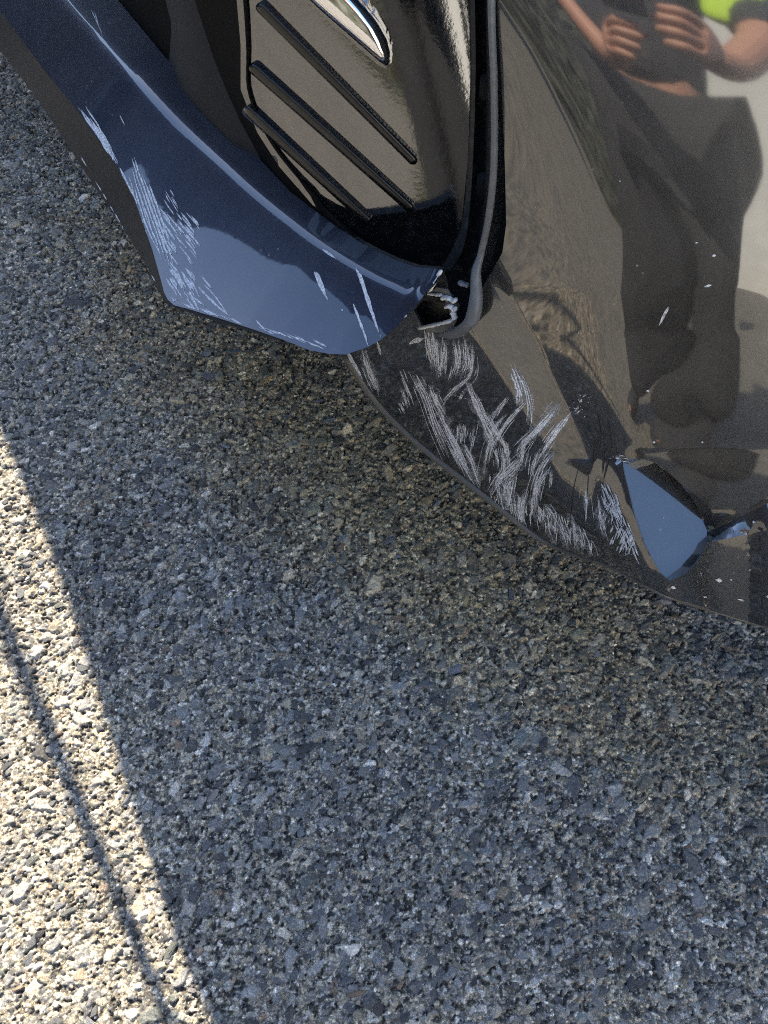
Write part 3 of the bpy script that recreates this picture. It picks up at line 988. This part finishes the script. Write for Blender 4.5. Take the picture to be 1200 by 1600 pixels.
M = Marks(); SMR = Marks()
for pts, w in [
    ([(400, 150), (412, 230), (425, 310)], 4), ([(418, 150), (425, 230), (430, 305)], 3), ([(432, 180), (440, 260), (440, 340)], 4.5),
    ([(460, 195), (458, 270), (450, 335)], 3.5), ([(470, 195), (472, 260), (466, 320)], 2.5), ([(500, 190), (512, 270), (490, 345)], 3), ([(522, 190), (525, 280), (508, 340)], 2.5),
    ([(545, 190), (552, 290), (525, 345)], 4), ([(565, 205), (565, 320), (500, 385), (462, 440)], 3.5), ([(575, 215), (568, 300), (555, 335)], 2),
    ([(105, 240), (135, 300), (155, 320)], 4), ([(160, 225), (185, 320), (220, 395)], 4), ([(190, 300), (215, 385)], 2), ([(300, 305), (330, 380), (354, 442)], 2.4), ([(304, 370), (330, 455)], 2),
    ([(300, 430), (318, 468)], 2.2), ([(350, 325), (395, 410), (430, 510), (485, 640)], 4.5), ([(365, 340), (400, 400)], 4), ([(415, 365), (440, 430), (470, 480)], 5), ([(440, 440), (470, 520), (520, 620), (560, 720)], 4.5),
    ([(480, 540), (530, 640), (600, 752)], 4), ([(470, 510), (520, 610), (580, 740)], 3), ([(530, 580), (565, 640), (602, 745)], 4), ([(522, 508), (512, 580)], 2.5), ([(540, 510), (524, 585)], 2.5), ([(580, 518), (564, 602)], 1.2),
    ([(550, 348), (590, 450), (635, 550), (655, 605)], 5), ([(555, 360), (600, 460), (632, 540)], 3), ([(625, 460), (655, 520), (695, 600), (712, 690)], 3.5), ([(705, 408), (660, 465), (640, 510)], 3.2),
    ([(690, 480), (650, 540), (622, 640), (610, 720)], 3), ([(770, 430), (705, 500), (662, 570), (640, 640)], 3.5), ([(700, 470), (640, 540), (630, 560)], 2.5), ([(735, 303), (770, 370), (787, 450), (780, 512)], 3), ([(718, 300), (745, 390), (740, 445)], 5),
    ([(905, 423), (850, 490), (785, 560), (728, 635)], 5), ([(890, 450), (840, 510), (770, 575), (735, 610)], 3), ([(942, 468), (880, 550), (832, 620), (795, 690)], 3.5), ([(935, 478), (870, 565), (850, 590)], 3.5),
    ([(880, 610), (835, 670), (805, 760), (795, 850)], 4.5), ([(860, 680), (822, 740), (800, 850)], 3.5), ([(760, 580), (755, 650), (700, 705), (638, 765)], 4), ([(745, 640), (685, 700), (640, 775)], 5), ([(735, 690), (700, 740), (682, 800)], 3.5),
    ([(725, 700), (712, 780), (700, 830)], 3.5), ([(680, 590), (692, 680), (662, 725)], 3.5), ([(700, 580), (710, 660)], 2.5), ([(660, 600), (670, 680)], 2.5), ([(820, 520), (760, 600), (750, 660)], 2.5), ([(830, 600), (800, 660), (790, 740)], 3),
    ([(770, 750), (750, 830), (770, 900)], 3.5), ([(870, 680), (860, 745)], 2), ([(1045, 795), (1055, 880), (1072, 935)], 3), ([(1078, 840), (1062, 890)], 2), ([(840, 810), (885, 870)], 3.5), ([(1000, 755), (995, 850)], 2.5),
    ([(990, 400), (994, 406)], 3), ([(975, 420), (983, 424)], 3), ([(958, 452), (966, 458)], 4), ([(966, 462), (972, 468)], 3.5), ([(525, 402), (536, 410)], 5), ([(1098, 632), (1135, 640)], 2),
]:
    M.strands('panel', z5(pts), w * 1.05, 2, w * .8)
    SMR.add('panel', z5(pts), w * random.uniform(2.0, 4.2), .00025, .5)
    for k in range(4):
        q = np.array(z5(pts)); c = catmull(q, 10) if len(q) > 2 else np.array([q[0] + (q[1] - q[0]) * u for u in np.linspace(0, 1, 10)])
        a = random.randint(0, 4); b = random.randint(a + 4, 10)
        t = q[-1] - q[0]; t = t / (np.hypot(*t) + 1e-9)
        M.add('panel', c[a:b] + np.array((-t[1], t[0])) * random.gauss(0, 5.5) + t * random.uniform(-12, 12), random.uniform(.5, 1.5))
# short strokes crowded along the lower edge
R = random.Random(3)
for k in range(110):
    u = R.random()
    x = 630 + 400 * u; y = 775 + 205 * u - R.uniform(5, 95) * (1 - .4 * u)
    s = R.uniform(18, 70); a = R.uniform(-.18, .45)
    M.add('panel', z5([(x, y), (x + s * math.sin(a) * .5 + R.uniform(-6, 6), y + s * .5), (x + s * math.sin(a), y + s)]), R.uniform(.7, 2.0))
for k in range(70):                       # the frayed run beside the fold
    u = R.random()
    x = 1065 + 105 * u + R.uniform(-28, 18); y = 730 + 230 * u + R.uniform(-25, 25)
    s = R.uniform(20, 75)
    M.add('panel', z5([(x, y), (x + s * .18, y + s * .5), (x + s * .42 - (20 if R.random() < .3 else 0), y + s)]), R.uniform(.7, 2.2))
for k in range(18):
    x = 1120 + R.uniform(-25, 60); y = 930 + R.uniform(-40, 45); s = R.uniform(15, 45)
    M.add('panel', z5([(x, y), (x - s * .4, y + s)]), R.uniform(1.5, 3))
for pts, w in [([(1045, 478), (1030, 508)], 5), ([(955, 893), (1010, 920), (1030, 940)], 3)]:
    M.add('panel', pts, w)
# chips in the lower band and pale marks higher up
for x, y, l, w in ((1048, 917, 8, 4), (1098, 932, 6, 3), (1118, 905, 10, 4), (1153, 936, 10, 4), (1196, 931, 16, 5), (1112, 400, 7, 3), (1100, 448, 12, 4), (1085, 380, 6, 2), (968, 283, 2, 2), (1176, 815, 5, 3),
                   (1010, 610, 5, 3), (1140, 905, 4, 2), (1170, 890, 4, 2), (1095, 690, 4, 2), (1020, 690, 4, 3)):
    M.add('panel', [(x, y), (x + l, y + l * .25 * (1 if y > 600 else -1))], w)
M.build('scratches', SCRAPE, panel)
SMEAR, mnt, mb = mat('smeared_scuff', (.34, .34, .335), .6)
mv = coords(mnt)
mnt.links.new(ramp(mnt, noise(mnt, mv, 160, 8, .8), [(.38, (0, 0, 0)), (.66, (.55, .55, .55))]), mb.inputs['Alpha'])
for k in range(26):
    u = R.random(); x = 660 + 330 * u; y = 800 + 160 * u - R.uniform(0, 90)
    SMR.add('panel', z5([(x, y), (x + 20, y + 45), (x + 24, y + 90)]), R.uniform(6, 14), .00025, .5)
SMR.build('scuffs', SMEAR, panel)
D = Marks()
for pts, w in [([(975, 650), (950, 760), (940, 880), (955, 955)], 2), ([(1040, 470), (1050, 560), (1030, 650)], 5), ([(1080, 500), (1088, 600), (1060, 735)], 6), ([(1065, 600), (1060, 700)], 4), ([(1008, 690), (1000, 790), (990, 870)], 2),
               ([(880, 640), (830, 690), (810, 760)], 2.5), ([(760, 660), (770, 620)], 2), ([(1110, 600), (1105, 650)], 6), ([(800, 720), (790, 800)], 2), ([(735, 480), (690, 540), (665, 600)], 2),
               ([(870, 610), (800, 700), (780, 800)], 1.6), ([(1030, 560), (1022, 660)], 2)]:
    D.add('panel', z5(pts), w * .55)
D.build('dark_gouges', DARKSCR, panel)
E = Marks()
for x in range(0, 12):
    u = x / 12
    E.add('panel', [(548 + 270 * u, 575 + 250 * u), (556 + 270 * u, 584 + 248 * u)], R.uniform(.8, 1.6))

Lm = Marks()
Lm.strands('lip', z1([(335, 445), (400, 540), (450, 620), (495, 705)]), 9, 4, 7)
Lm.strands('lip', z1([(350, 450), (420, 560), (480, 660)]), 6, 3, 8)
Lm.strands('lip', z1([(395, 560), (450, 640), (490, 700)]), 7, 3, 6)
for o_ in (0, 14, 28, -14):
    Lm.strands('lip', z1([(555 + o_, 680), (600 + o_, 800), (645 + o_, 930), (690 + o_, 1060), (708 + o_, 1140)]), 5, 2, 5)
Lm.strands('lip', z1([(552, 640), (580, 740), (620, 850)]), 3, 2, 4)
Lm.strands('lip', z1([(540, 700), (575, 830), (620, 960), (690, 1100)]), 6, 3, 8)
for k in range(46):
    u, v_ = R.random(), R.random()
    x = 640 + 150 * u + 30 * v_; y = 850 + 180 * v_ + 90 * u * v_
    s = R.uniform(25, 85)
    Lm.add('lip', z1([(x, y), (x + s * .45, y + s * .55), (x + s * .75, y + s)]), R.uniform(1, 3))
for k in range(10):
    x = 690 + R.uniform(-10, 40); y = 790 + R.uniform(0, 60); s = R.uniform(20, 50)
    Lm.add('lip', z1([(x, y), (x + s * .6, y + s)]), R.uniform(1, 2))
for k in range(44):
    u = R.random()
    x = 690 + 110 * u + R.uniform(-10, 10); y = 1080 + 160 * R.random() + 30 * u; s = R.uniform(20, 70)
    Lm.add('lip', z1([(x, y), (x + s * .35, y + s * .5), (x + s * .6, y + s)]), R.uniform(1, 3.4))
for pts, w in [([(840, 1150), (882, 1202)], 3), ([(820, 1190), (900, 1270), (960, 1320)], 3), ([(850, 1185), (900, 1240), (950, 1310)], 2), ([(780, 1220), (860, 1280)], 2.5), ([(500, 700), (560, 820)], 3), ([(500, 480), (522, 525)], 1.4), ([(380, 40), (430, 150)], 1.2), ([(395, 50), (415, 120)], 1)]:
    Lm.add('lip', z1(pts), w)
for k in range(34):
    u = R.random()
    x = 270 + 250 * u; y = 478 + 68 * u - R.uniform(0, 9); s = R.uniform(8, 26)
    Lm.add('lip', [(x, y), (x + s * .85, y + s * .42)], R.uniform(.9, 2.6))
for pts, w in [([(220, 300), (240, 340), (270, 405)], 6.5), ([(228, 300), (255, 370)], 4), ([(375, 285), (400, 340), (432, 440), (468, 545)], 5), ([(385, 300), (420, 420), (460, 520)], 2), ([(365, 420), (392, 490), (422, 578)], 4), ([(250, 215), (300, 250)], 3), ([(320, 440), (328, 445)], 2), ([(0, 480), (40, 525)], 2)]:
    Lm.add('lip', z4(pts), w)
# bare edge along the torn end
Lm.add('lip', [(690, 424), (668, 455), (640, 488), (610, 520)], 2)
LSCR = SCRAPE.copy(); LSCR.name = 'scraped_lip_edge'
for n_ in LSCR.node_tree.nodes:
    if n_.type == 'VALTORGB' and any(l.to_socket.name == 'Alpha' for l in n_.outputs[0].links):
        n_.color_ramp.elements[0].position = .25; n_.color_ramp.elements[1].position = .43
Lm.build('scratches', LSCR, lip)
PM = Marks()
for pts, w in [([(455, 560), (468, 612)], 5), ([(345, 600), (400, 700)], 4)]:
    PM.add('panel', z4(pts), w)
PM.add('panel', [(640, 537), (650, 532), (662, 529)], 7)
PM.build('bright_scuff', SCRAPE, panel)
SK = Marks()
for k in range(16):
    u = R.random(); x = 100 + 140 * u; y = 200 + 235 * u; SK.add('skirt', [(x, y), (x + 6, y + 10)], R.uniform(.8, 2))
SK.build('scuffs', SCRAPE, skirt)

# ------------------------------------------------------------------ the photographer, seen only as a reflection
TROU, _, _ = mat('dark_trousers', (.02, .021, .025), .85)
SHIRT, _, _ = mat('dark_shirt', (.03, .03, .034), .85)
SKIN, snt2, sb2 = mat('skin', (.48, .25, .17), .5)
HIVIS, _, _ = mat('high_visibility_yellow', (.55, .85, .03), .7)


def skin_obj(name, verts, edges, radii, m, parent, root=0, sub=2):
    me = bpy.data.meshes.new(name); me.from_pydata(verts, edges, []); me.materials.append(m)
    o = bpy.data.objects.new(name, me); COL.objects.link(o)
    if parent: o.parent = parent
    o.modifiers.new('skin', 'SKIN')
    for i, r in enumerate(radii):
        r = (r, r) if not isinstance(r, tuple) else r
        me.skin_vertices[0].data[i].radius = r
        me.skin_vertices[0].data[i].use_root = (i == root)
    s = o.modifiers.new('sub', 'SUBSURF'); s.levels = sub; s.render_levels = sub
    return o


person = bpy.data.objects.new('person', None); COL.objects.link(person); person.location = (-.06, -.45, 0)
tag(person, 'person in dark clothes holding a phone, mirrored in the bumper paint', 'person')


def place(o):
    o.matrix_parent_inverse = Matrix.Translation(person.location).inverted(); return o


bx, by = -.06, -.45
v = [(bx, by, .95), (bx, by - .01, 1.12), (bx, by - .01, 1.30), (bx, by, 1.42), (bx, by + .02, 1.50), (bx, by + .05, 1.62), (bx, by + .05, 1.71),
     (bx - .085, by, .90), (bx - .085, by + .02, .50), (bx - .09, by, .09), (bx - .10, by + .15, .04),
     (bx + .085, by, .90), (bx + .09, by + .02, .50), (bx + .10, by, .09), (bx + .115, by + .15, .04),
     (bx - .19, by, 1.40), (bx - .25, by + .12, 1.18), (-.06, -.22, .96), (-.02, -.15, .955),
     (bx + .19, by, 1.40), (bx + .25, by + .12, 1.18), (.15, -.20, 1.02), (.12, -.13, 1.00)]
e = [(0, 1), (1, 2), (2, 3), (3, 4), (4, 5), (5, 6), (0, 7), (7, 8), (8, 9), (9, 10), (0, 11), (11, 12), (12, 13), (13, 14), (3, 15), (15, 16), (16, 17), (17, 18), (3, 19), (19, 20), (20, 21), (21, 22)]
r = [.12, .12, (.15, .11), (.12, .09), .055, .085, .07, .07, .05, .035, .03, .07, .05, .035, .03, .06, .045, .035, .028, .06, .045, .035, .028]
body = place(skin_obj('body', v, e, r, SKIN, person))
tr = place(skin_obj('trousers', [v[0], v[7], v[8], v[9], v[11], v[12], v[13]], [(0, 1), (1, 2), (2, 3), (0, 4), (4, 5), (5, 6)], [.16, .115, .10, .095, .115, .10, .095], TROU, person))
for k in (9, 13):
    place(skin_obj('shoe', [v[k], v[k + 1]], [(0, 1)], [.055, .05], TROU, person))
sh = place(skin_obj('shirt', [v[0], v[1], v[2], v[3], v[15], v[16], v[19], v[20]], [(0, 1), (1, 2), (2, 3), (3, 4), (4, 5), (3, 6), (6, 7)], [.15, .145, (.165, .125), (.13, .1), .07, .058, .07, .058], SHIRT, person))
hv = place(skin_obj('vest', [(bx + .20, by + .11, 1.20), (bx + .20, by + .11, 1.3), (bx + .19, by + .08, 1.40)], [(0, 1), (1, 2)], [(.06, .02), (.06, .02), (.05, .02)], HIVIS, person))
place(box('hair', (bx, by + .03, 1.72), (.15, .18, .10), TROU, person, bevel=.045))
# hands closed round the phone, five fingers each
for sx, wrist in ((-1, Vector(v[18])), (1, Vector(v[22]))):
    HS = 1.2
    hv_ = [tuple(wrist), tuple(wrist + HS * Vector((0, .05, .0)))]
    he = [(0, 1)]; hr = [(.030, .022), (.044, .022)]
    for k in range(4):
        b0 = wrist + HS * Vector((0, .055, .030 - .02 * k)); i0 = len(hv_)
        ln = HS * (.034, .038, .035, .028)[k]
        hv_ += [tuple(b0), tuple(b0 + Vector((-sx * ln * .5, ln * .7, 0))), tuple(b0 + Vector((-sx * ln * 1.4, ln * .55, 0)))]
        he += [(1, i0), (i0, i0 + 1), (i0 + 1, i0 + 2)]; hr += [.012, .0115, .010]
    i0 = len(hv_); b0 = wrist + Vector((-sx * .012, .02, .03))
    hv_ += [tuple(b0), tuple(b0 + Vector((-sx * .03, .02, .015))), tuple(b0 + Vector((-sx * .05, .035, .01)))]
    he += [(0, i0), (i0, i0 + 1), (i0 + 1, i0 + 2)]; hr += [.012, .011, .009]
    place(skin_obj('hand', hv_, he, hr, SKIN, person))
PHONE, _, _ = mat('phone_black', (.02, .02, .022), .25)
ph = box('phone', (0, 0, 0), (.075, .155, .008), PHONE, None, bevel=.003)
ph.rotation_euler = (PITCH, 0, 0)
ph.location = Vector((0.01, 0, CAM_Z)) + Vector((0, -ST, CT)) * .012
tag(ph, 'black phone held up by the person in front of the bumper', 'phone')

# unseen surroundings added to shape reflections in the paint and the black insert
WALLM, wnt, wb = mat('bounce_building_render', (.55, .53, .49), .85)
wnt.links.new(ramp(wnt, noise(wnt, coords(wnt), 1.5, 8), [(.3, (.46, .45, .42)), (.7, (.58, .57, .53))]), wb.inputs['Base Color'])
GLASS, _, _ = mat('bounce_building_glass', (.02, .025, .03), .05)
bld = box('bounce_building', (6.0, -8.6, 2.5), (14, 5, 5.0), WALLM)  # added out of view: bounces warm light into the shade, brightens the panel
tag(bld, 'pale rendered building facing the bumper, added to warm the shade and its reflections', 'bounce_building')
for k in range(3):
    box('bounce_building_window', (-3.6 + 3.6 * k, 2.52, 0.9), (1.2, .1, 1.3), GLASS, bld)
REFLECTION_HEDGE, hnt, hb = mat('reflection_hedge_leaves', (.035, .05, .02), .7)
hnt.links.new(ramp(hnt, noise(hnt, coords(hnt), 22, 5), [(.3, (.012, .013, .008)), (.7, (.040, .044, .026))]), hb.inputs['Base Color'])


def reflection_hedge(c, size, rz, label):  # unseen dark masses added to darken what the paint mirrors
    bm = bmesh.new()
    bmesh.ops.create_cube(bm, size=1)
    bmesh.ops.scale(bm, vec=size, verts=bm.verts)
    bmesh.ops.subdivide_edges(bm, edges=bm.edges[:], cuts=26, use_grid_fill=True)
    for v in bm.verts:
        v.co += Vector(rng.normal(0, .05, 3))
    me = bpy.data.meshes.new('reflection_hedge'); bm.to_mesh(me); bm.free(); me.materials.append(REFLECTION_HEDGE)
    o = bpy.data.objects.new('reflection_hedge', me); COL.objects.link(o)
    o.location = c; o.rotation_euler = (0, 0, rz)
    tag(o, label, 'reflection_hedge')


reflection_hedge((-.6, 8.8, 2.7), (10.2, 1.4, 5.4), .05, 'long dark added hedge in front of the car')
reflection_hedge((-3.2, -9.2, 2.6), (4.6, 1.2, 5.2), 0, 'added dark hedge between the tall hedge and the building')
reflection_hedge((-7.5, -9.5, 3.2), (13.0, 1.4, 6.4), -.6, 'tall dark clipped hedge across from the car, added to darken its paint')
DARKB, dnt, db = mat('reflection_garage_brick', (.07, .05, .042), .85)
bk = N(dnt, 'TexBrick'); bk.inputs['Scale'].default_value = 4.5
bk.inputs['Color1'].default_value = (.06, .04, .033, 1); bk.inputs['Color2'].default_value = (.045, .032, .028, 1); bk.inputs['Mortar'].default_value = (.10, .09, .08, 1)
dnt.links.new(coords(dnt), bk.inputs['Vector']); dnt.links.new(bk.outputs['Color'], db.inputs['Base Color'])
g1_ = box('reflection_garage', (-5.6, 1.6, 1.36), (2.4, 8.6, 2.72), DARKB)  # unseen dark block added so that the lip mirrors something dark
tag(g1_, 'dark brick garage to the left of the parked car, added to darken its lip', 'reflection_garage')
box('reflection_garage_door', (1.22, .6, -.3), (.06, 2.4, 2.1), UNDER, g1_)
